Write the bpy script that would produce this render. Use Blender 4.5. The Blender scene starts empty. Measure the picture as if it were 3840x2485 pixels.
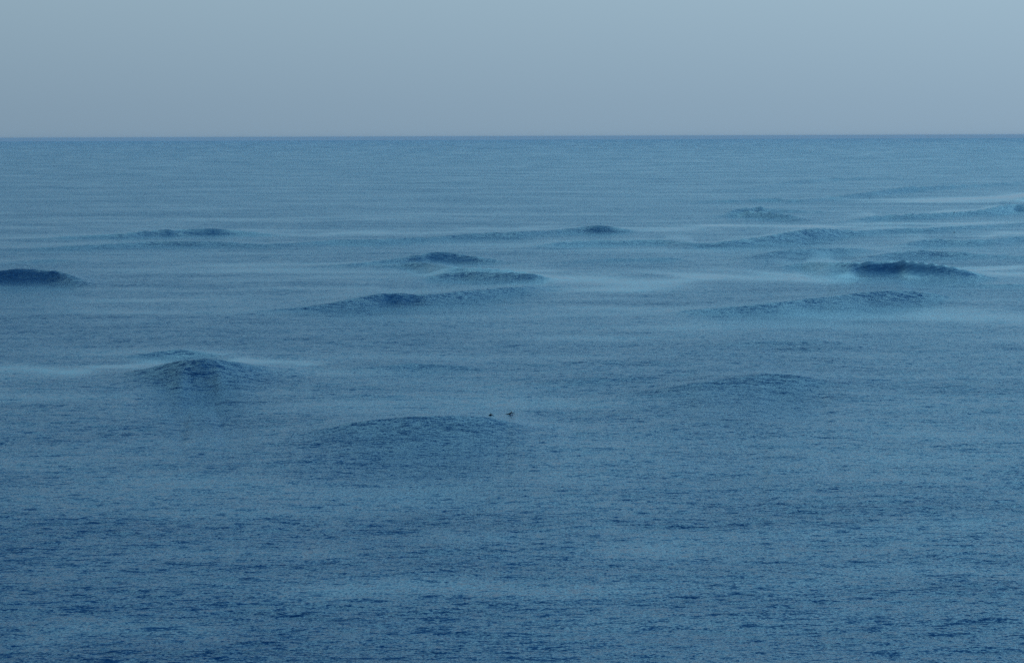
import bpy, bmesh, math, random
import numpy as np
from mathutils import Vector, Matrix

R = math.radians
S = bpy.context.scene
COL = S.collection

# ------------------------------------------------------------------ camera
H = 50.0                     # eye height above the water (a cliff top), metres
FPX = 100.0 / 36.0 * 3840.0  # focal length in pixels of the 3840 px wide photograph
HAZE = 2.6e-5
FAR = 45000.0                # where the sea ends
PITCH = math.atan(730.0 / FPX)
ROLL = math.atan(13.0 / 3840.0)
cam = bpy.data.cameras.new('camera')
cam.lens = 100.0
cam.sensor_width = 36.0
cam.clip_start = 1.0
cam.clip_end = 200000.0
camo = bpy.data.objects.new('camera', cam)
COL.objects.link(camo)
camo.location = (0, 0, H)
M = Matrix.Rotation(math.pi / 2 - PITCH, 4, 'X') @ Matrix.Rotation(-ROLL, 4, 'Z')
camo.rotation_euler = M.to_euler()
S.camera = camo
CR = np.array(M.to_3x3())

# ------------------------------------------------------------------ world / sky
W = bpy.data.worlds.new("World")
S.world = W
W.use_nodes = True
nt = W.node_tree
nt.nodes.clear()
SUN_EL, SUN_AZ = R(32), R(70)      # azimuth clockwise from +Y (the view direction)
def N(tree, typ, **kw):
    n = tree.nodes.new(typ)
    for k, v in kw.items():
        setattr(n, k, v)
    return n
def math_node(tree, op, a, b=None, c=None, clamp=False):
    n = tree.nodes.new('ShaderNodeMath')
    n.operation = op
    n.use_clamp = clamp
    for i, v in enumerate((a, b, c)):
        if v is None:
            continue
        if isinstance(v, (int, float)):
            n.inputs[i].default_value = v
        else:
            tree.links.new(v, n.inputs[i])
    return n.outputs[0]
def mix_rgb(tree, fac, a, b, mode='MIX'):
    n = tree.nodes.new('ShaderNodeMix')
    n.data_type = 'RGBA'
    n.blend_type = mode
    for sock, v in ((n.inputs[0], fac), (n.inputs[6], a), (n.inputs[7], b)):
        if isinstance(v, (int, float)):
            sock.default_value = v
        elif isinstance(v, tuple):
            sock.default_value = (*v, 1)
        else:
            tree.links.new(v, sock)
    return n.outputs[2]
sky = N(nt, 'ShaderNodeTexSky', sky_type='NISHITA', sun_disc=False, sun_elevation=SUN_EL,
        sun_rotation=SUN_AZ, air_density=1.0, dust_density=2.0, ozone_density=3.0)
tc = N(nt, 'ShaderNodeTexCoord')
sep = N(nt, 'ShaderNodeSeparateXYZ')
nt.links.new(tc.outputs['Generated'], sep.inputs[0])
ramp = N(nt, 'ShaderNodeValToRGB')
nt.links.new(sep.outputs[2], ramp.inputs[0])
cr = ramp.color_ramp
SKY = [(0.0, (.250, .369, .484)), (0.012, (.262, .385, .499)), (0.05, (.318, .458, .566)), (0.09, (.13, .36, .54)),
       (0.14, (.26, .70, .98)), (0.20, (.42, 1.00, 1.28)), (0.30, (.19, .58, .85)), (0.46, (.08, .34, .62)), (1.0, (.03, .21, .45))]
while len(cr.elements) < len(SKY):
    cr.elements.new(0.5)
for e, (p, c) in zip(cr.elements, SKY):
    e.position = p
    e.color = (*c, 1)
# the hazy sky brightens towards the veiled sun, on the right
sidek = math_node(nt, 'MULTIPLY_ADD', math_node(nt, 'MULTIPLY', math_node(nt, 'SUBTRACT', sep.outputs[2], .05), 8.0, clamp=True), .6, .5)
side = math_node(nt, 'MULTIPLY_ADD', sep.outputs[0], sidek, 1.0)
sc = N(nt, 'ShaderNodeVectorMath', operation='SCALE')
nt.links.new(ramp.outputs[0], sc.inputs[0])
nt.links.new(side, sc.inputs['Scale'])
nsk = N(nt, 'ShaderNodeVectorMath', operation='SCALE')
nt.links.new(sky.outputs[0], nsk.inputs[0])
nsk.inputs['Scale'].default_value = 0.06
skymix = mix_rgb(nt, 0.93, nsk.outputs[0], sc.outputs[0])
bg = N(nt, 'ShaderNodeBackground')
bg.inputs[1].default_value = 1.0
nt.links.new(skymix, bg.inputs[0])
wo = N(nt, 'ShaderNodeOutputWorld')
nt.links.new(bg.outputs[0], wo.inputs[0])

sun = bpy.data.lights.new('sun', 'SUN')
sun.energy = 0.5
sun.angle = R(20)
sun.color = (1.0, .93, .85)
suno = bpy.data.objects.new('sun', sun)
COL.objects.link(suno)
sd = Vector((math.sin(SUN_AZ) * math.cos(SUN_EL), math.cos(SUN_AZ) * math.cos(SUN_EL), math.sin(SUN_EL)))
suno.rotation_euler = sd.to_track_quat('Z', 'Y').to_euler()
suno.location = (300, 100, 200)

S.view_settings.view_transform = 'Standard'
S.view_settings.look = 'None'
S.view_settings.exposure = -0.02
S.view_settings.gamma = 1.0
S.cycles.use_denoising = False
S.cycles.max_bounces = 4
S.cycles.volume_bounces = 0
S.cycles.use_adaptive_sampling = False

# ------------------------------------------------------------------ helpers
def material(name):
    m = bpy.data.materials.new(name)
    m.use_nodes = True
    return m, m.node_tree, m.node_tree.nodes['Principled BSDF']
def ray(px, py):
    d = np.array([(px - 1920.0) / FPX, -(py - 1242.5) / FPX, -1.0])
    return CR @ d
def ground(px, py, z=0.0):
    d = ray(px, py)
    t = (H - z) / -d[2]
    return d[0] * t, d[1] * t

# ------------------------------------------------------------------ the sea
# (x, y of the crest, drop in px from the crest to the foot of the wave) along each big swell;
# wf / wb: reach of its front and back in metres; calm: how slick the water behind it is
WAVES = [
 # far right, fading in the haze
 dict(p=[(2560,722,0),(2808,704,5),(2965,680,7),(3069,669,7),(3277,663,7),(3434,664,6),(3640,668,0)], wf=26, wb=40),
 dict(p=[(2400,745,0),(2640,752,5),(2735,749,7),(2845,745,9),(2913,744,9),(2991,749,8),(3069,742,7),(3147,735,10),(3251,720,13),(3303,713,14),(3356,706,15),(3413,698,17),(3460,699,14),(3538,695,10),(3700,688,8),(3900,676,8)], wf=18, wb=40),
 dict(p=[(2620,812,0),(2704,801,5),(2767,782,16),(2819,775,20),(2881,773,20),(2960,777,16),(3060,787,6),(3130,796,0)], wf=14, wb=22),
 dict(p=[(2640,815,0),(2704,806,5),(2772,793,16),(2819,789,21),(2892,793,21),(2965,805,14),(3030,821,4),(3090,830,0)], wf=20, wb=16),
 dict(p=[(3030,838,0),(3173,827,4),(3277,808,13),(3408,801,16),(3500,799,14),(3590,794,12),(3640,790,13),(3690,784,16),(3720,777,20),(3772,765,27),(3800,761,29),(3830,762,28),(3860,769,21),(3900,782,12),(3940,795,2)], wf=15, wb=30, calm=.8, sm=.2, dk=.4),
 dict(p=[(3700,768,0),(3790,752,5),(3840,742,9),(3900,730,12)], wf=15, wb=40, calm=.8),
 # second line
 dict(p=[(0,903,0),(140,893,4),(300,884,8),(452,876,14),(549,864,20),(677,858,22),(806,857,21),(903,865,13),(1032,878,4),(1130,886,0)], wf=14, wb=45, calm=.3),
 dict(p=[(-60,945,0),(0,936,4),(265,922,10),(529,907,14),(700,904,15),(823,906,13),(1000,916,8),(1130,908,8),(1250,899,12),(1400,897,14),(1612,889,12),(1788,874,16),(1935,868,18),(2040,866,12),(2100,860,13),(2170,852,18),(2235,845,24),(2280,848,21),(2340,858,11),(2420,870,0)], wf=22, wb=45, calm=.25),
 dict(p=[(1880,940,0),(1990,922,6),(2082,908,12),(2200,900,15),(2376,899,13),(2500,900,11),(2600,910,12),(2704,905,16),(2860,887,24),(2965,868,32),(3010,860,34),(3053,855,35),(3147,859,22),(3225,864,14),(3380,855,12),(3486,853,12),(3640,845,10),(3860,836,6)], wf=20, wb=26, calm=.7),
 dict(p=[(3300,932,0),(3382,914,10),(3460,898,18),(3538,893,20),(3642,897,16),(3720,896,14),(3772,889,15),(3900,880,15)], wf=22, wb=28, calm=.5),
 dict(p=[(2700,985,0),(2808,960,12),(2887,944,20),(2965,934,24),(3069,928,24),(3199,930,18),(3280,938,8),(3360,946,0)], wf=30, wb=30),
 dict(p=[(1150,1000,0),(1300,989,6),(1435,976,11),(1529,962,20),(1612,949,30),(1670,946,33),(1720,950,29),(1788,962,18),(1860,974,9),(1980,988,3),(2080,996,0)], wf=16, wb=30, calm=.2),
 dict(p=[(1360,1002,0),(1465,989,9),(1553,982,17),(1612,985,22),(1688,1000,24),(1788,1009,24),(1880,1017,22),(1965,1025,17),(2053,1040,7),(2160,1052,0)], wf=18, wb=14, calm=.6),
 dict(p=[(1500,1056,0),(1560,1042,6),(1670,1025,18),(1759,1019,24),(1847,1022,26),(1935,1024,28),(1994,1029,24),(2050,1044,10),(2110,1058,2),(2200,1066,0)], wf=22, wb=16, calm=.8),
 dict(p=[(2000,990,0),(2150,975,6),(2290,968,8),(2500,966,8),(2640,972,0)], wf=24, wb=30),
 # the dark left peak
 dict(p=[(-150,1030,20),(-60,1016,36),(0,1010,42),(59,1007,45),(130,1007,45),(180,1010,42),(225,1017,36),(265,1030,25),(306,1046,13),(353,1062,3),(420,1072,0)], wf=19, wb=35, calm=.1, st=.68, dk=1.1),
 dict(p=[(-60,990,4),(118,974,7),(206,970,8),(294,977,5),(380,985,0)], wf=20, wb=30),
 # main centre ridge
 dict(p=[(700,1172,0),(900,1168,4),(1059,1157,8),(1150,1149,12),(1220,1139,17),(1288,1126,24),(1376,1109,32),(1420,1102,35),(1453,1098,37),(1490,1099,36),(1529,1101,32),(1582,1104,28),(1641,1102,25),(1729,1092,26),(1876,1080,23),(1965,1075,18),(2060,1070,9),(2160,1072,0)], wf=17, wb=50, calm=.3, st=.66, dk=1.1),
 # right bowl
 dict(p=[(2880,1006,0),(2950,990,10),(3017,980,19),(3069,981,24),(3121,984,31),(3199,983,41),(3277,979,48),(3330,975,52),(3382,974,54),(3434,980,52),(3512,989,48),(3564,997,43),(3616,1010,33),(3668,1026,18),(3740,1042,3),(3840,1048,0)], wf=21, wb=22, calm=.9, st=.64, dk=.1, sm=.5),
 dict(p=[(3150,992,0),(3225,966,12),(3330,947,18),(3408,939,22),(3486,936,22),(3564,938,20),(3642,948,12),(3740,956,8),(3900,960,8)], wf=22, wb=18),
 dict(p=[(2480,1172,0),(2600,1160,10),(2704,1154,16),(2808,1145,22),(2913,1134,27),(3017,1121,31),(3121,1110,35),(3225,1097,38),(3330,1089,38),(3400,1088,34),(3486,1098,22),(3580,1112,6),(3680,1120,0)], wf=24, wb=60),
 dict(p=[(3380,1076,0),(3500,1064,6),(3590,1061,9),(3840,1066,8),(3950,1070,6)], wf=22, wb=30),
 # the left double hump
 dict(p=[(380,1346,0),(462,1336,4),(554,1323,10),(624,1314,14),(670,1311,15),(716,1314,14),(785,1323,10),(855,1336,5),(940,1350,0)], wf=14, wb=30, calm=.1),
 dict(p=[(380,1405,0),(462,1394,7),(554,1381,24),(647,1357,52),(700,1348,66),(762,1343,72),(809,1345,68),(878,1355,50),(940,1365,32),(1030,1376,13),(1150,1384,3),(1260,1390,0)], wf=36, wb=14, calm=.9, dk=1.35, st=.72),
 dict(p=[(1200,1392,0),(1387,1376,8),(1549,1360,14),(1694,1366,11),(1850,1378,0)], wf=20, wb=30),
 # surfers' hump
 dict(p=[(850,1660,0),(1032,1640,6),(1160,1616,17),(1290,1590,36),(1387,1574,49),(1532,1562,57),(1694,1558,56),(1823,1562,47),(1903,1578,30),(2016,1606,12),(2160,1630,0)], wf=44, wb=26, calm=.4, dk=.9),
 # right mid
 dict(p=[(2150,1500,0),(2300,1482,6),(2450,1462,16),(2600,1438,33),(2742,1416,42),(2880,1401,46),(2985,1406,40),(3090,1426,20),(3220,1452,8),(3380,1475,0)], wf=44, wb=40, dk=.9),
 dict(p=[(2150,1626,0),(2350,1606,6),(2500,1590,13),(2660,1573,19),(2760,1568,20),(2904,1578,16),(3100,1600,7),(3300,1620,0)], wf=46, wb=60),
 dict(p=[(2350,1320,0),(2550,1298,7),(2742,1276,13),(2904,1266,15),(3065,1276,11),(3300,1306,0)], wf=50, wb=60),
 dict(p=[(1900,1440,0),(2050,1424,8),(2230,1414,12),(2420,1416,8),(2560,1428,0)], wf=22, wb=30),
]
# smooth slicks and streaks left by passing waves: x0,y0,x1,y1 (photo px), half thickness px, strength
SLICKS = [
 (-200,1392,430,1385,20,.9),(430,1385,640,1345,9,.8),(640,1332,860,1338,8,.6),(860,1345,1250,1372,8,.7),
 (1950,1052,2700,1056,24,.85),(2560,1044,3120,1030,22,1.),(1700,1075,2500,1100,16,.5),(2900,1190,3900,1170,26,.4),(2300,1240,3300,1210,22,.35),(3120,1042,3500,1040,8,.8),(3620,1000,3840,1010,14,1.),(3690,1028,3900,1024,9,.9),
 (2600,842,3100,850,4,.8),(3100,840,3900,835,4,1.),(2900,846,3200,853,4,1.),(3500,758,3800,735,4,.5),(3640,752,3900,725,4,.6),(3300,745,3600,762,3,.7),
 (3700,878,3900,870,5,.7),(3620,884,3760,886,4,.8),(3820,752,3900,756,3,1.),
 (1200,872,1500,872,8,.5),(1700,855,2050,858,6,.5),(0,895,450,880,9,.4),(2300,850,2600,868,6,.6),
 (1750,1010,2100,1020,6,.6),(1560,1034,1800,1018,3,.9),(700,990,1300,1010,16,.3),(0,1130,1100,1125,18,.25),(2400,855,2900,842,4,.5),
 (1100,1500,2300,1490,30,.25),(500,1960,1900,1860,34,.4),(1500,2010,2500,1975,26,.45),(2100,2060,3900,1940,40,.5),(0,2120,1500,2060,36,.4),(900,2230,2700,2190,44,.6),(2500,2200,3900,2120,40,.5),(-100,2400,900,2330,50,.55),(1900,2360,3500,2300,40,.4),(1300,1800,2500,1790,30,.35),
]

def az_grid():
    """azimuths: dense where the picture looks, coarser to both sides"""
    dense = np.arange(-R(12.6), R(12.6), 0.00023)
    step, a, out = 0.00023, dense[-1], []
    while a < R(62):
        step *= 1.035
        a += step
        out.append(a)
    out = np.array(out)
    return np.concatenate([-out[::-1], dense, out])
def r_grid():
    t = np.arange(H / 225.0, H / FAR, -0.00021)
    near = H / np.linspace(60, 224, 150)
    t = np.concatenate([near, t, [H / FAR]])
    return H / t

def tile(seed, n, L, l0, l1, ddir, spread):
    """one periodic patch of random sea, wavelengths l0..l1, unit rms slope"""
    rng = np.random.default_rng(seed)
    k = np.fft.fftfreq(n, L / n)
    kx, ky = np.meshgrid(k, k, indexing='ij')
    kk = np.hypot(kx, ky)
    kk[0, 0] = 1e-9
    band = np.exp(-((np.log(kk) - np.log(1 / math.sqrt(l0 * l1))) / (0.5 * math.log(l1 / l0))) ** 2)
    c = np.abs(kx * math.cos(ddir) + ky * math.sin(ddir)) / kk
    amp = band * c ** spread / kk ** 2
    amp[0, 0] = 0
    F = amp * (rng.normal(size=(n, n)) + 1j * rng.normal(size=(n, n)))
    h = np.fft.ifft2(F).real
    g = np.gradient(h, L / n)
    h /= math.sqrt(np.mean(g[0] ** 2 + g[1] ** 2))
    return h.astype(np.float32), L
def sample(tl, x, y, rot=0.0):
    h, L = tl
    n = h.shape[0]
    c, s = math.cos(rot), math.sin(rot)
    u = ((x * c - y * s) / L * n)
    v = ((x * s + y * c) / L * n)
    iu = np.floor(u).astype(np.int64)
    iv = np.floor(v).astype(np.int64)
    fu = (u - iu).astype(np.float32)
    fv = (v - iv).astype(np.float32)
    fu = fu * fu * (3 - 2 * fu)
    fv = fv * fv * (3 - 2 * fv)
    iu %= n
    iv %= n
    iu1 = (iu + 1) % n
    iv1 = (iv + 1) % n
    return (h[iu, iv] * (1 - fu) + h[iu1, iv] * fu) * (1 - fv) + (h[iu, iv1] * (1 - fu) + h[iu1, iv1] * fu) * fv

def smooth_interp(x, xs, ys, width):
    """piecewise linear through the points, then rounded"""
    d = np.linspace(xs[0] - 4 * width, xs[-1] + 4 * width, 900)
    v = np.interp(d, xs, ys)
    st = d[1] - d[0]
    k = np.arange(-int(3 * width / st) - 1, int(3 * width / st) + 2) * st
    w = np.exp(-(k / width) ** 2)
    w /= w.sum()
    vp = np.pad(v, len(k) // 2, mode='edge')
    return np.interp(x, d, np.convolve(vp, w, mode='valid'))

def prepare(w):
    th, rr, aa = [], [], []
    for (px, py, drop) in w['p']:
        gx, gy = ground(px, py + drop)
        r = math.hypot(gx, gy)
        d = ray(px, py)
        z = H + d[2] * r / math.hypot(d[0], d[1])
        th.append(math.atan2(gx, gy)); rr.append(r); aa.append(z)
    w['th'], w['rr'], w['aa'] = np.array(th), np.array(rr), np.array(aa)
for w in WAVES:
    prepare(w)

def big_waves(th, r, az):
    """height of the hand-laid swells and calmness behind them; az: 1-D azimuths, th/r 2-D"""
    z = np.zeros(r.shape, np.float32)
    calm = np.zeros(r.shape, np.float32)
    face = np.zeros(r.shape, np.float32)
    for w in WAVES:
        wd = 0.0022
        D = smooth_interp(az, w['th'], w['rr'], wd)
        A = smooth_interp(az, w['th'], w['aa'], wd * .7)
        A = np.where((az < w['th'][0] - .02) | (az > w['th'][-1] + .02), 0, A)
        dD = np.gradient(D, az) / D
        sl = 1 / np.sqrt(1 + dD ** 2)
        cols = np.where(np.abs(A) > 0.02)[0]
        if len(cols) == 0:
            continue
        c0, c1 = cols[0], cols[-1] + 1
        rows = np.where((r[:, 0] > D[c0:c1].min() - w['wf'] * 6) & (r[:, 0] < D[c0:c1].max() + w['wb'] * 5))[0]
        r0, r1 = rows[0], rows[-1] + 1
        v = (D[None, c0:c1] - r[r0:r1, c0:c1]) * sl[None, c0:c1]
        a = A[None, c0:c1]
        # a little irregularity of the crest line and reach
        wf, wb = w['wf'] * w.get('st', .62 if w['wf'] < 28 else .9), w['wb']
        e = .7
        lin0 = float(np.logaddexp(0, 1 / .16) * .16)
        ww = np.where(v > 0, wf * .42, wb * .55)
        f = np.exp((e - np.sqrt(v * v + e * e)) / ww)
        lin = np.logaddexp(0, (1 - v / (.9 * wf)) / .16) * .16 * np.clip(1 - v / (9 * wf), 0, 1)
        f = np.where(v > 0, .45 * f + .55 * lin / lin0, f)
        trough = -0.12 * np.exp(-((v - 2.1 * wf) / (1.1 * wf)) ** 2)
        z[r0:r1, c0:c1] += (a * (f + trough)).astype(np.float32)
        face[r0:r1, c0:c1] += (w.get('dk', .5) * np.clip(a / 2.5, 0, 1.2) * np.where(v > 0, np.exp(-(v / (1.9 * wf)) ** 2), np.exp(v / 2.0))).astype(np.float32)
        sm = w.get('sm', 0)
        if sm:
            calm[r0:r1, c0:c1] += (sm * np.clip(a / 4.5, 0, 1) ** 2 * np.exp(-((v - .5 * wf) / (.9 * wf)) ** 2)).astype(np.float32)
        cm = w.get('calm', 0)
        if cm:
            calm[r0:r1, c0:c1] += (cm * np.clip(a / 2.0, 0, 1) * np.exp(-((v + .9 * wb) / (.8 * wb)) ** 2)).astype(np.float32)
    return z, calm, np.clip(face, 0, 1.2)

T_A = tile(1, 512, 1700, 30, 140, R(82), 1)
T_B = tile(2, 512, 510, 9, 30, R(95), 3)
T_C = tile(3, 1024, 370, 2.6, 8, R(88), 1.6)
T_D = tile(4, 1024, 131, .9, 2.6, R(97), 1.2)
T_P = tile(5, 512, 2300, 50, 260, R(90), .3)
T_Q = tile(6, 512, 900, 15, 70, R(90), .3)

def chop(x, y, r, calm, face):
    dr = np.maximum(r * r / H * 0.00021, r * .00023)
    def lod(l):
        return np.clip(l / dr / 2.4 - .35, 0, 1)
    P = sample(T_P, x * .6, y, .1)
    P = P / 21.7
    Q = sample(T_Q, x * .6, y, .2) / 6.15
    gust = np.clip(.88 + .13 * P + .12 * Q, .5, 1.4)
    q = gust * np.clip(1 - .85 * calm, .12, 1)
    z = .0028 * sample(T_A, x, y, .13) * np.clip(1 + .5 * P, .3, 2) * lod(30) * np.clip(700 / r, .1, 1)
    z += .009 * np.clip(700 / r, .2, 1.0) * sample(T_B, x, y) * lod(16) * (.5 + .5 * q)
    z += .032 * (sample(T_C, x, y, .12) + .6 * sample(T_C, x * 1.37 + 31, y * 1.37 + 11, -.4)) * lod(4.5) * q * (1 - .8 * np.clip(face * 1.6, 0, 1))
    z += .030 * (sample(T_D, x, y, -.1)) * lod(1.5) * q
    return z, q

def slick_map(x, y, calm):
    for (x0, y0, x1, y1, th, st) in SLICKS:
        a = np.array(ground(x0, y0)); b = np.array(ground(x1, y1))
        t = np.array(ground(.5 * (x0 + x1), .5 * (y0 + y1) + th)); t2 = np.array(ground(.5 * (x0 + x1), .5 * (y0 + y1)))
        half = abs(np.linalg.norm(t) - np.linalg.norm(t2))
        L = np.linalg.norm(b - a)
        ux, uy = (b - a) / L
        dx, dy = x - a[0], y - a[1]
        s = (dx * ux + dy * uy) / L
        wob = 1.0 * half * np.sin(s * 9 + x0) * .35
        n = -dx * uy + dy * ux + wob
        e = np.clip(s / .18, 0, 1) * np.clip((1 - s) / .18, 0, 1)
        calm += (1.0 * st * e * np.exp(-(n / half) ** 2)).astype(np.float32)
    return calm

az, rg = az_grid(), r_grid()
nr, nc = len(rg), len(az)
TH, RR = np.meshgrid(az, rg)
X = (RR * np.sin(TH)).astype(np.float64)
Y = (RR * np.cos(TH)).astype(np.float64)
Z, CALM, FACE = big_waves(TH, RR, az)
slick_map(X, Y, CALM)
np.clip(CALM, 0, 1, out=CALM)
zc, RUF = chop(X, Y, RR, CALM, FACE)
RUF = RUF + .55 * FACE
Z = Z + zc
def water_height(x, y):
    th, r = math.atan2(x, y), math.hypot(x, y)
    i = int(np.clip(np.searchsorted(rg, r), 1, nr - 1))
    j = int(np.clip(np.searchsorted(az, th), 1, nc - 1))
    u = (r - rg[i - 1]) / (rg[i] - rg[i - 1])
    w = (th - az[j - 1]) / (az[j] - az[j - 1])
    return float((Z[i - 1, j - 1] * (1 - w) + Z[i - 1, j] * w) * (1 - u) + (Z[i, j - 1] * (1 - w) + Z[i, j] * w) * u)
def on_water(px, py):
    """the first point of the sea surface met along the line of sight"""
    d = ray(px, py)
    hl = math.hypot(d[0], d[1])
    th = math.atan2(d[0], d[1])
    j = int(np.searchsorted(az, th))
    hz_ = H + d[2] / hl * rg
    i = int(np.argmax(hz_ < Z[:, j]))
    a, b = hz_[i - 1] - Z[i - 1, j], Z[i, j] - hz_[i]
    r = rg[i - 1] + (rg[i] - rg[i - 1]) * a / (a + b)
    x, y = r * math.sin(th), r * math.cos(th)
    return x, y, water_height(x, y)

def grid_mesh(name, X, Y, Z, attrs):
    nr, nc = X.shape
    me = bpy.data.meshes.new(name)
    nv = nr * nc
    me.vertices.add(nv)
    co = np.empty((nv, 3), np.float32)
    co[:, 0], co[:, 1], co[:, 2] = X.ravel(), Y.ravel(), Z.ravel()
    me.vertices.foreach_set('co', co.ravel())
    idx = np.arange(nv, dtype=np.int32).reshape(nr, nc)
    q = np.stack([idx[:-1, :-1], idx[:-1, 1:], idx[1:, 1:], idx[1:, :-1]], -1).reshape(-1, 4)
    nf = len(q)
    me.loops.add(nf * 4)
    me.loops.foreach_set('vertex_index', q.ravel())
    me.polygons.add(nf)
    me.polygons.foreach_set('loop_start', np.arange(nf, dtype=np.int32) * 4)
    me.polygons.foreach_set('use_smooth', np.ones(nf, bool))
    me.update(calc_edges=True)
    for k, v in attrs.items():
        a = me.attributes.new(k, 'FLOAT', 'POINT')
        a.data.foreach_set('value', v.astype(np.float32).ravel())
    return me

wm, t, bs = material('sea_water')
bs.inputs['Base Color'].default_value = (.0003, .048, .140, 1)
bs.inputs['IOR'].default_value = 1.333
bs.inputs['Roughness'].default_value = .28
geo = N(t, 'ShaderNodeNewGeometry')
ruf = N(t, 'ShaderNodeAttribute', attribute_name='ruffle')
def slope_noise(scale, detail, stretch, amp):
    mp = N(t, 'ShaderNodeMapping')
    mp.inputs['Scale'].default_value = (scale * stretch, scale, scale * .0)
    t.links.new(geo.outputs['Position'], mp.inputs[0])
    n = N(t, 'ShaderNodeTexNoise', noise_dimensions='2D')
    n.inputs['Scale'].default_value = 1.0
    n.inputs['Detail'].default_value = detail
    n.inputs['Roughness'].default_value = .55
    t.links.new(mp.outputs[0], n.inputs['Vector'])
    sb = N(t, 'ShaderNodeVectorMath', operation='SUBTRACT')
    t.links.new(n.outputs['Color'], sb.inputs[0])
    sb.inputs[1].default_value = (.5, .5, .5)
    ml = N(t, 'ShaderNodeVectorMath', operation='MULTIPLY')
    t.links.new(sb.outputs[0], ml.inputs[0])
    ml.inputs[1].default_value = (amp * .6, amp, 0)
    return ml.outputs[0]
def vadd(a, b):
    n = N(t, 'ShaderNodeVectorMath', operation='ADD')
    t.links.new(a, n.inputs[0]); t.links.new(b, n.inputs[1])
    return n.outputs[0]
sl = vadd(vadd(slope_noise(5.2, 2, .42, 1.15), slope_noise(1.5, 2, .38, 1.0)), vadd(slope_noise(.38, 2, .36, .42), slope_noise(.10, 1, .40, .22)))
# steep little faces of the wind chop, leaning on the side the swell runs to
def spikes(sx, sy, rotz, cut, gain):
    mp = N(t, 'ShaderNodeMapping')
    mp.inputs['Scale'].default_value = (sx, sy, 0)
    mp.inputs['Rotation'].default_value = (0, 0, rotz)
    t.links.new(geo.outputs['Position'], mp.inputs[0])
    n3 = N(t, 'ShaderNodeTexNoise', noise_dimensions='2D')
    n3.inputs['Scale'].default_value = 1.0
    n3.inputs['Detail'].default_value = 3
    n3.inputs['Roughness'].default_value = .6
    t.links.new(mp.outputs[0], n3.inputs['Vector'])
    return math_node(t, 'MULTIPLY', math_node(t, 'SUBTRACT', n3.outputs['Fac'], cut, clamp=True), -gain)
spike = math_node(t, 'ADD', spikes(2.6, 6.6, 0, .55, 4.8), spikes(.5, 1.4, .12, .60, 1.3))
spike = math_node(t, 'ADD', spike, spikes(.12, .30, -.1, .61, 1.3))
cv = N(t, 'ShaderNodeCombineXYZ')
t.links.new(spike, cv.inputs[1])
sl = vadd(sl, cv.outputs[0])
scl = N(t, 'ShaderNodeVectorMath', operation='SCALE')
t.links.new(sl, scl.inputs[0]); t.links.new(ruf.outputs['Fac'], scl.inputs['Scale'])
nn = N(t, 'ShaderNodeVectorMath', operation='NORMALIZE')
t.links.new(vadd(geo.outputs['Normal'], scl.outputs[0]), nn.inputs[0])
t.links.new(nn.outputs[0], bs.inputs['Normal'])
rr_ = math_node(t, 'MULTIPLY_ADD', ruf.outputs['Fac'], .10, .07)
t.links.new(rr_, bs.inputs['Roughness'])

me = grid_mesh('sea_water', X, Y, Z, {'ruffle': RUF})
me.materials.append(wm)
sea = bpy.data.objects.new('sea_water', me)
COL.objects.link(sea)
sea['kind'] = 'structure'
sea['label'] = 'wide blue sea with rolling swells reaching to the horizon'

# ------------------------------------------------------------------ spray torn off the two steepest crests
sm, st_, sb_ = material('spray')
sb_.inputs['Base Color'].default_value = (.8, .86, .9, 1)
sb_.inputs['Roughness'].default_value = .6
def spray(wave, x0, x1, count, size, lift, label):
    rng = np.random.default_rng(len(label))
    t0, t1 = math.atan2(*ground(x0, 900)), math.atan2(*ground(x1, 900))
    u = rng.beta(2, 2, count)
    th = t0 + (t1 - t0) * u
    r0 = smooth_interp(th, wave['th'], wave['rr'], .0022)
    back = rng.exponential(2.6, count)
    up = np.abs(rng.normal(0, lift, count)) * np.exp(-back / 9)
    x, y = (r0 + back - .6) * np.sin(th), (r0 + back - .6) * np.cos(th)
    zc_ = np.array([water_height(*ground_at(t, r)) for t, r in zip(th, r0)])
    z = zc_ + up + .02
    v, f = [], []
    for i in range(count):
        s_ = size * rng.uniform(.4, 1.3)
        o = rng.normal(size=(4, 3)); o /= np.linalg.norm(o, axis=1)[:, None]
        b = len(v)
        v += [tuple(np.array((x[i], y[i], z[i])) + q * s_) for q in o]
        f += [(b, b + 1, b + 2), (b, b + 2, b + 3), (b, b + 3, b + 1), (b + 1, b + 3, b + 2)]
    me = bpy.data.meshes.new('sea_spray')
    me.from_pydata(v, [], f)
    me.materials.append(sm)
    o = bpy.data.objects.new('sea_spray', me)
    COL.objects.link(o)
    o['kind'] = 'stuff'; o['category'] = 'spray'; o['label'] = label
def ground_at(t, r):
    return r * math.sin(t), r * math.cos(t)
BOWL = [w for w in WAVES if w['p'][0][:2] == (2880, 1006)][0]
PEAK = [w for w in WAVES if w['p'][0][:2] == (3030, 838)][0]
spray(BOWL, 3290, 3560, 5000, .045, .45, 'faint white spray blowing back off the crest of the long right-hand bowl')
spray(PEAK, 3720, 3860, 3000, .05, .45, 'faint pale spray off the crest at the right edge below the horizon')

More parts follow.
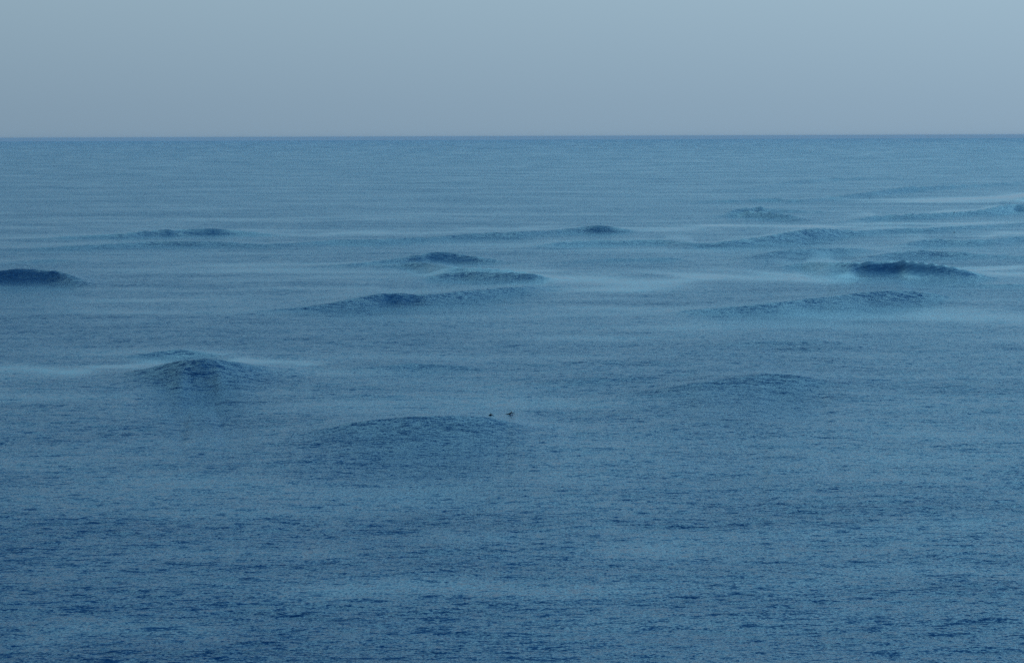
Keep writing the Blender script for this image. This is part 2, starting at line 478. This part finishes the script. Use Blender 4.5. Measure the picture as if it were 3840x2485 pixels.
# ------------------------------------------------------------------ surfers
def plain(name, col, rough):
    m, tt, b = material(name)
    n = N(tt, 'ShaderNodeTexNoise')
    n.inputs['Scale'].default_value = 14
    n.inputs['Detail'].default_value = 4
    c = mix_rgb(tt, n.outputs['Fac'], tuple(x * .8 for x in col), tuple(min(1, x * 1.2) for x in col))
    tt.links.new(c, b.inputs['Base Color'])
    b.inputs['Roughness'].default_value = rough
    return m
M_SUIT = plain('neoprene', (.008, .009, .012), .55)
M_SKIN = plain('skin', (.30, .17, .12), .5)
M_HAIR = plain('wet_hair', (.012, .009, .008), .4)
M_BOARD = {'white': plain('white_board', (.62, .64, .66), .25), 'pink': plain('pink_board', (.55, .20, .26), .25),
           'dark': plain('dark_board', (.03, .05, .08), .3)}
M_PAD = plain('deck_pad', (.03, .03, .035), .8)
M_FIN = plain('fin', (.05, .05, .06), .4)

def obj(name, me, parent, mat=None):
    if mat:
        me.materials.append(mat)
    o = bpy.data.objects.new(name, me)
    COL.objects.link(o)
    o.parent = parent
    return o
def skinned(name, chains, levels=2):
    """grow one closed surface from connected joints; chains: lists of (key, (x,y,z), radius)"""
    keys, co, rad, ed = {}, [], [], []
    for ch in chains:
        prev = None
        for k, p, r in ch:
            if k not in keys:
                keys[k] = len(co); co.append(p); rad.append(r)
            if prev is not None and (prev, keys[k]) not in ed:
                ed.append((prev, keys[k]))
            prev = keys[k]
    me = bpy.data.meshes.new(name)
    me.from_pydata(co, ed, [])
    o = bpy.data.objects.new(name, me)
    COL.objects.link(o)
    o.modifiers.new('skin', 'SKIN').use_smooth_shade = True
    sd_ = o.modifiers.new('sub', 'SUBSURF'); sd_.levels = levels; sd_.render_levels = levels
    lay = me.skin_vertices[0].data if me.skin_vertices else None
    if lay is None:
        bm_ = bmesh.new(); bm_.from_mesh(me); bm_.verts.layers.skin.verify(); bm_.to_mesh(me); bm_.free()
        lay = me.skin_vertices[0].data
    for i, r in enumerate(rad):
        lay[i].radius = r if isinstance(r, tuple) else (r, r)
        lay[i].use_root = (i == 0)
    dg = bpy.context.evaluated_depsgraph_get()
    out = bpy.data.meshes.new_from_object(o.evaluated_get(dg))
    out.name = name
    bpy.data.objects.remove(o)
    return out
def lerp(a, b, t):
    return tuple(a[i] + (b[i] - a[i]) * t for i in range(3))
def body_joints(pose):
    """local frame: +X towards the nose of the board, +Y to the surfer's left, Z up from the deck"""
    if pose == 'sit':
        J = dict(pelvis=(-.25, 0, .17), waist=(-.24, 0, .36), chest=(-.20, 0, .60), neck=(-.18, 0, .76), head=(-.14, 0, .90),
                 shl=(-.20, .19, .69), ell=(-.12, .26, .42), hal=(.08, .16, .28), shr=(-.20, -.19, .69), elr=(-.10, -.26, .43), har=(.10, -.14, .28),
                 hil=(-.22, .12, .15), knl=(.12, .36, .08), anl=(.10, .42, -.36), fol=(.26, .44, -.42),
                 hir=(-.22, -.12, .15), knr=(.12, -.36, .08), anr=(.08, -.42, -.36), for_=(.24, -.44, -.42))
    else:
        J = dict(pelvis=(-.38, 0, .13), waist=(-.12, 0, .16), chest=(.18, 0, .27), neck=(.33, 0, .42), head=(.40, 0, .56),
                 shl=(.22, .20, .33), shr=(.22, -.20, .33),
                 hil=(-.44, .10, .12), knl=(-.88, .13, .08), anl=(-1.30, .10, .10), fol=(-1.50, .10, .06),
                 hir=(-.44, -.10, .12), knr=(-.88, -.13, .08), anr=(-1.30, -.12, .10), for_=(-1.50, -.12, .06))
        reach = dict(ell=(.30, .50, .30), hal=(.42, .60, .02))
        if pose == 'paddle':
            J.update(ell=(.34, .50, .30), hal=(.46, .58, .02), elr=(.20, -.36, .12), har=(.30, -.42, -.12))
        elif pose == 'low':
            J.update(ell=(.34, .42, .18), hal=(.46, .50, -.02), elr=(.20, -.40, .12), har=(.30, -.44, -.10))
            for k in ('chest', 'neck', 'head', 'shl', 'shr'):
                J[k] = (J[k][0], J[k][1], J[k][2] - .06)
        else:
            J.update(ell=(.46, .32, .10), hal=(.62, .30, -.12), elr=(.30, -.38, .14), har=(.12, -.42, -.08))
    return J
def person(pose, loc, heading, tilt, label, group):
    root = bpy.data.objects.new('person', None)
    COL.objects.link(root)
    root.empty_display_size = .3
    root.location = loc
    root.rotation_euler = (0, tilt, heading)
    root['label'] = label; root['category'] = 'surfer'; root['group'] = group
    J = body_joints(pose)
    head, neck = Vector(J['head']), Vector(J['neck'])
    up = (head - neck).normalized()
    up = (up + Vector((0, 0, 1.2))).normalized() if pose != 'sit' else up
    fw = Vector((1, 0, 0)); fw = (fw - up * fw.dot(up)).normalized()
    chin, crown = head - up * .05 + fw * .03, head + up * .085
    ch = [[('pelvis', J['pelvis'], (.15, .11)), ('waist', J['waist'], (.13, .10)), ('chest', J['chest'], (.165, .115)),
           ('neck', J['neck'], .055), ('chin', tuple(chin), .068), ('head', J['head'], .088), ('crown', tuple(crown), .062)]]
    for s_, hp in (('l', 'hil'), ('r', 'hir')):
        sh, el, ha = J['sh' + s_], J['el' + s_], J['ha' + s_]
        d = (Vector(ha) - Vector(el)).normalized()
        wrist = tuple(Vector(ha) - d * .09)
        ch.append([('chest', J['chest'], 0), ('sh' + s_, sh, .072), ('el' + s_, el, .047), ('fa' + s_, lerp(el, wrist, .3), .048), ('wr' + s_, wrist, (.032, .026)), ('pa' + s_, ha, (.042, .022))])
        side = d.cross(Vector((0, 0, 1)))
        side = side.normalized() if side.length > .1 else Vector((1, 0, 0))
        curl = side.cross(d).normalized() * (-1)
        for q, (off, ln) in enumerate(((-.030, .070), (-.010, .082), (.010, .078), (.030, .060))):
            b0 = Vector(ha) + side * off + d * .03
            b1 = b0 + d * ln * .55 + curl * .006
            b2 = b1 + d * ln * .45 + curl * .018
            ch.append([('pa' + s_, ha, 0), (s_ + 'k%d' % q, tuple(b0), .0105), (s_ + 'm%d' % q, tuple(b1), .009), (s_ + 't%d' % q, tuple(b2), .0075)])
        sg = 1 if s_ == 'l' else -1
        tb = Vector(ha) - d * .03 - side * .042 * sg
        ch.append([('pa' + s_, ha, 0), (s_ + 'th1', tuple(tb), .012), (s_ + 'th2', tuple(tb + d * .035 - side * .012 * sg), .010)])
        kn, an, fo = J['kn' + s_], J['an' + s_], J['fol' if s_ == 'l' else 'for_']
        ch.append([('pelvis', J['pelvis'], 0), (hp, J[hp], .085), ('kn' + s_, kn, .058), ('ca' + s_, lerp(kn, an, .3), .056), ('an' + s_, an, .036), ('fo' + s_, fo, (.045, .025))])
    me = skinned('body', ch)
    bm_ = bmesh.new(); bm_.from_mesh(me)
    # nose, brow and ears drawn out of the head
    for v in bm_.verts:
        q = v.co - head
        a, f_, l_ = q.dot(up), q.dot(fw), q.y
        if f_ > .06 and abs(l_) < .018 and -.03 < a < .02:
            v.co += fw * .018
        if abs(l_) > .07 and abs(f_) < .025 and abs(a) < .03:
            v.co.y += math.copysign(.014, l_)
    bm_.to_mesh(me); bm_.free()
    me.materials.append(M_SKIN)
    body = obj('body', me, root)
    # wetsuit: everything below the neck, a few millimetres proud of the skin
    bm_ = bmesh.new(); bm_.from_mesh(me)
    hands = [Vector(J['hal']), Vector(J['har'])]
    cut = [v for v in bm_.verts if (v.co - neck).dot(up) > .015 and (v.co - head).length < .22 or min((v.co - h).length for h in hands) < .085]
    bmesh.ops.delete(bm_, geom=cut, context='VERTS')
    bm_.normal_update()
    for v in bm_.verts:
        v.co += v.normal * .006
    sme = bpy.data.meshes.new('wetsuit'); bm_.to_mesh(sme); bm_.free()
    sme.materials.clear()
    obj('wetsuit', sme, root, M_SUIT)
    # hair: a cap over the back and top of the head
    bm_ = bmesh.new(); bm_.from_mesh(me)
    drop = [v for v in bm_.verts if (v.co - head).length > .17 or (v.co - head).dot(up) < -.06 or
            ((v.co - head).dot(fw) > .035 and (v.co - head).dot(up) < .075)]
    bmesh.ops.delete(bm_, geom=drop, context='VERTS')
    bm_.normal_update()
    for v in bm_.verts:
        v.co += v.normal * .012
    hme = bpy.data.meshes.new('hair'); bm_.to_mesh(hme); bm_.free()
    hme.materials.clear()
    obj('hair', hme, root, M_HAIR)
    em = bpy.data.meshes.new('eye')
    bm_ = bmesh.new(); bmesh.ops.create_icosphere(bm_, subdivisions=2, radius=.012); bm_.to_mesh(em); bm_.free()
    em.materials.append(M_HAIR)
    for sy in (-1, 1):
        e_ = obj('eye', em, root)
        e_.location = head + fw * .079 + up * .015 + Vector((0, .03 * sy, 0))
    return root
def surfboard(loc, heading, tilt, col, label, length=1.95):
    root = bpy.data.objects.new('surfboard', None)
    COL.objects.link(root)
    root.empty_display_size = .3
    root.location = loc
    root.rotation_euler = (0, tilt, heading)
    root['label'] = label; root['category'] = 'surfboard'; root['group'] = 'surfboards under the surfers'
    bm_ = bmesh.new()
    ns, nw = 28, 12
    rings = []
    for i in range(ns + 1):
        t_ = i / ns
        x = (-.56 + t_ * 1.0) * length
        w = .265 * (math.sin(math.pi * min(1, (t_ * .93 + .07)) ** 1.0) ** .62) * (1 if t_ < .97 else .8)
        w = max(w, .004)
        th_ = .032 * math.sin(math.pi * min(.999, max(.03, t_))) ** .35
        rock = .11 * max(0, (t_ - .62) / .38) ** 2 + .035 * max(0, (.2 - t_) / .2) ** 2
        rings.append([bm_.verts.new((x, w * math.cos(a_), rock + th_ * math.sin(a_))) for a_ in [2 * math.pi * k / nw for k in range(nw)]])
    for i in range(ns):
        for k in range(nw):
            bm_.faces.new((rings[i][k], rings[i][(k + 1) % nw], rings[i + 1][(k + 1) % nw], rings[i + 1][k]))
    bm_.faces.new(rings[0][::-1]); bm_.faces.new(rings[-1])
    for f in bm_.faces:
        f.smooth = True
    me = bpy.data.meshes.new('deck'); bm_.to_mesh(me); bm_.free()
    obj('deck', me, root, M_BOARD[col])
    bm_ = bmesh.new()
    bmesh.ops.create_cube(bm_, size=1)
    for v in bm_.verts:
        v.co = Vector((v.co.x * .30 - .44 * length, v.co.y * .28 * (1 if v.co.x > 0 else .7), .040 + v.co.z * .008))
    bmesh.ops.bevel(bm_, geom=bm_.edges[:], offset=.003, segments=1, affect='EDGES')
    me = bpy.data.meshes.new('traction_pad'); bm_.to_mesh(me); bm_.free()
    obj('traction_pad', me, root, M_PAD)
    for fx, fy in ((-.50, 0), (-.42, .14), (-.42, -.14)):
        bm_ = bmesh.new()
        pr = [(0, 0), (.11, 0), (.07, -.06), (-.02, -.12)]
        a_ = [bm_.verts.new((fx * length + px_, fy - .004, -.03 + pz)) for px_, pz in pr]
        b_ = [bm_.verts.new((fx * length + px_, fy + .004, -.03 + pz)) for px_, pz in pr]
        bm_.faces.new(a_); bm_.faces.new(b_[::-1])
        for k in range(4):
            bm_.faces.new((a_[k], b_[k], b_[(k + 1) % 4], a_[(k + 1) % 4]))
        me = bpy.data.meshes.new('fin'); bm_.to_mesh(me); bm_.free()
        obj('fin', me, root, M_FIN)
    return root
def surfer(px, py, heading, pose, board, plabel, blabel, tilt=0.0, sink=0.0):
    x, y, z = on_water(px, py)
    z += .03 - sink
    person(pose, (x, y, z), heading, tilt, plabel, 'surfers waiting and paddling in the sea')
    surfboard((x, y, z - .005), heading, tilt, board, blabel)
    print('surfer', round(x), round(y), round(z, 2))
surfer(1914, 1553, R(-58), 'paddle', 'pink', 'surfer in black wetsuit, head raised and elbow crooked, higher of the near pair',
       'pinkish board under the surfer with the crooked elbow', tilt=R(-3), sink=.07)
surfer(1840, 1557.5, R(-84), 'low', 'dark', 'dark surfer lying low just above the central swell, lower of the near pair',
       'dark board under the low-lying surfer above the central swell', sink=.12)
surfer(3577, 874, R(184), 'sit', 'dark', 'tiny dark surfer sitting upright on a board, in front of the distant slick line',
       'dark board of the upright sitting surfer, in front of the distant slick line', sink=.03)
surfer(3578, 797, R(-95), 'low', 'dark', 'tiny dark surfer, only head and shoulders showing, behind the distant slick line',
       'dark board under the tiny low surfer behind the distant slick line')

# ------------------------------------------------------------------ haze
hm = bpy.data.materials.new('haze')
hm.use_nodes = True
ht = hm.node_tree
ht.nodes.clear()
pv = N(ht, 'ShaderNodeVolumePrincipled')
pv.inputs['Color'].default_value = (.62, .80, 1.0, 1)
pv.inputs['Density'].default_value = HAZE
pv.inputs['Anisotropy'].default_value = 0.0
ho = N(ht, 'ShaderNodeOutputMaterial')
ht.links.new(pv.outputs[0], ho.inputs['Volume'])
bm = bmesh.new()
bmesh.ops.create_cube(bm, size=1.0)
hw = FAR * 2.04
for v in bm.verts:
    v.co.x *= hw
    v.co.y = v.co.y * hw
    v.co.z = -12.0 if v.co.z < 0 else H + 4.0
me = bpy.data.meshes.new('haze')
bm.to_mesh(me)
bm.free()
me.materials.append(hm)
hz = bpy.data.objects.new('haze', me)
COL.objects.link(hz)
hz['kind'] = 'stuff'
hz['label'] = 'thin blue sea haze over the water'
hz['category'] = 'haze'
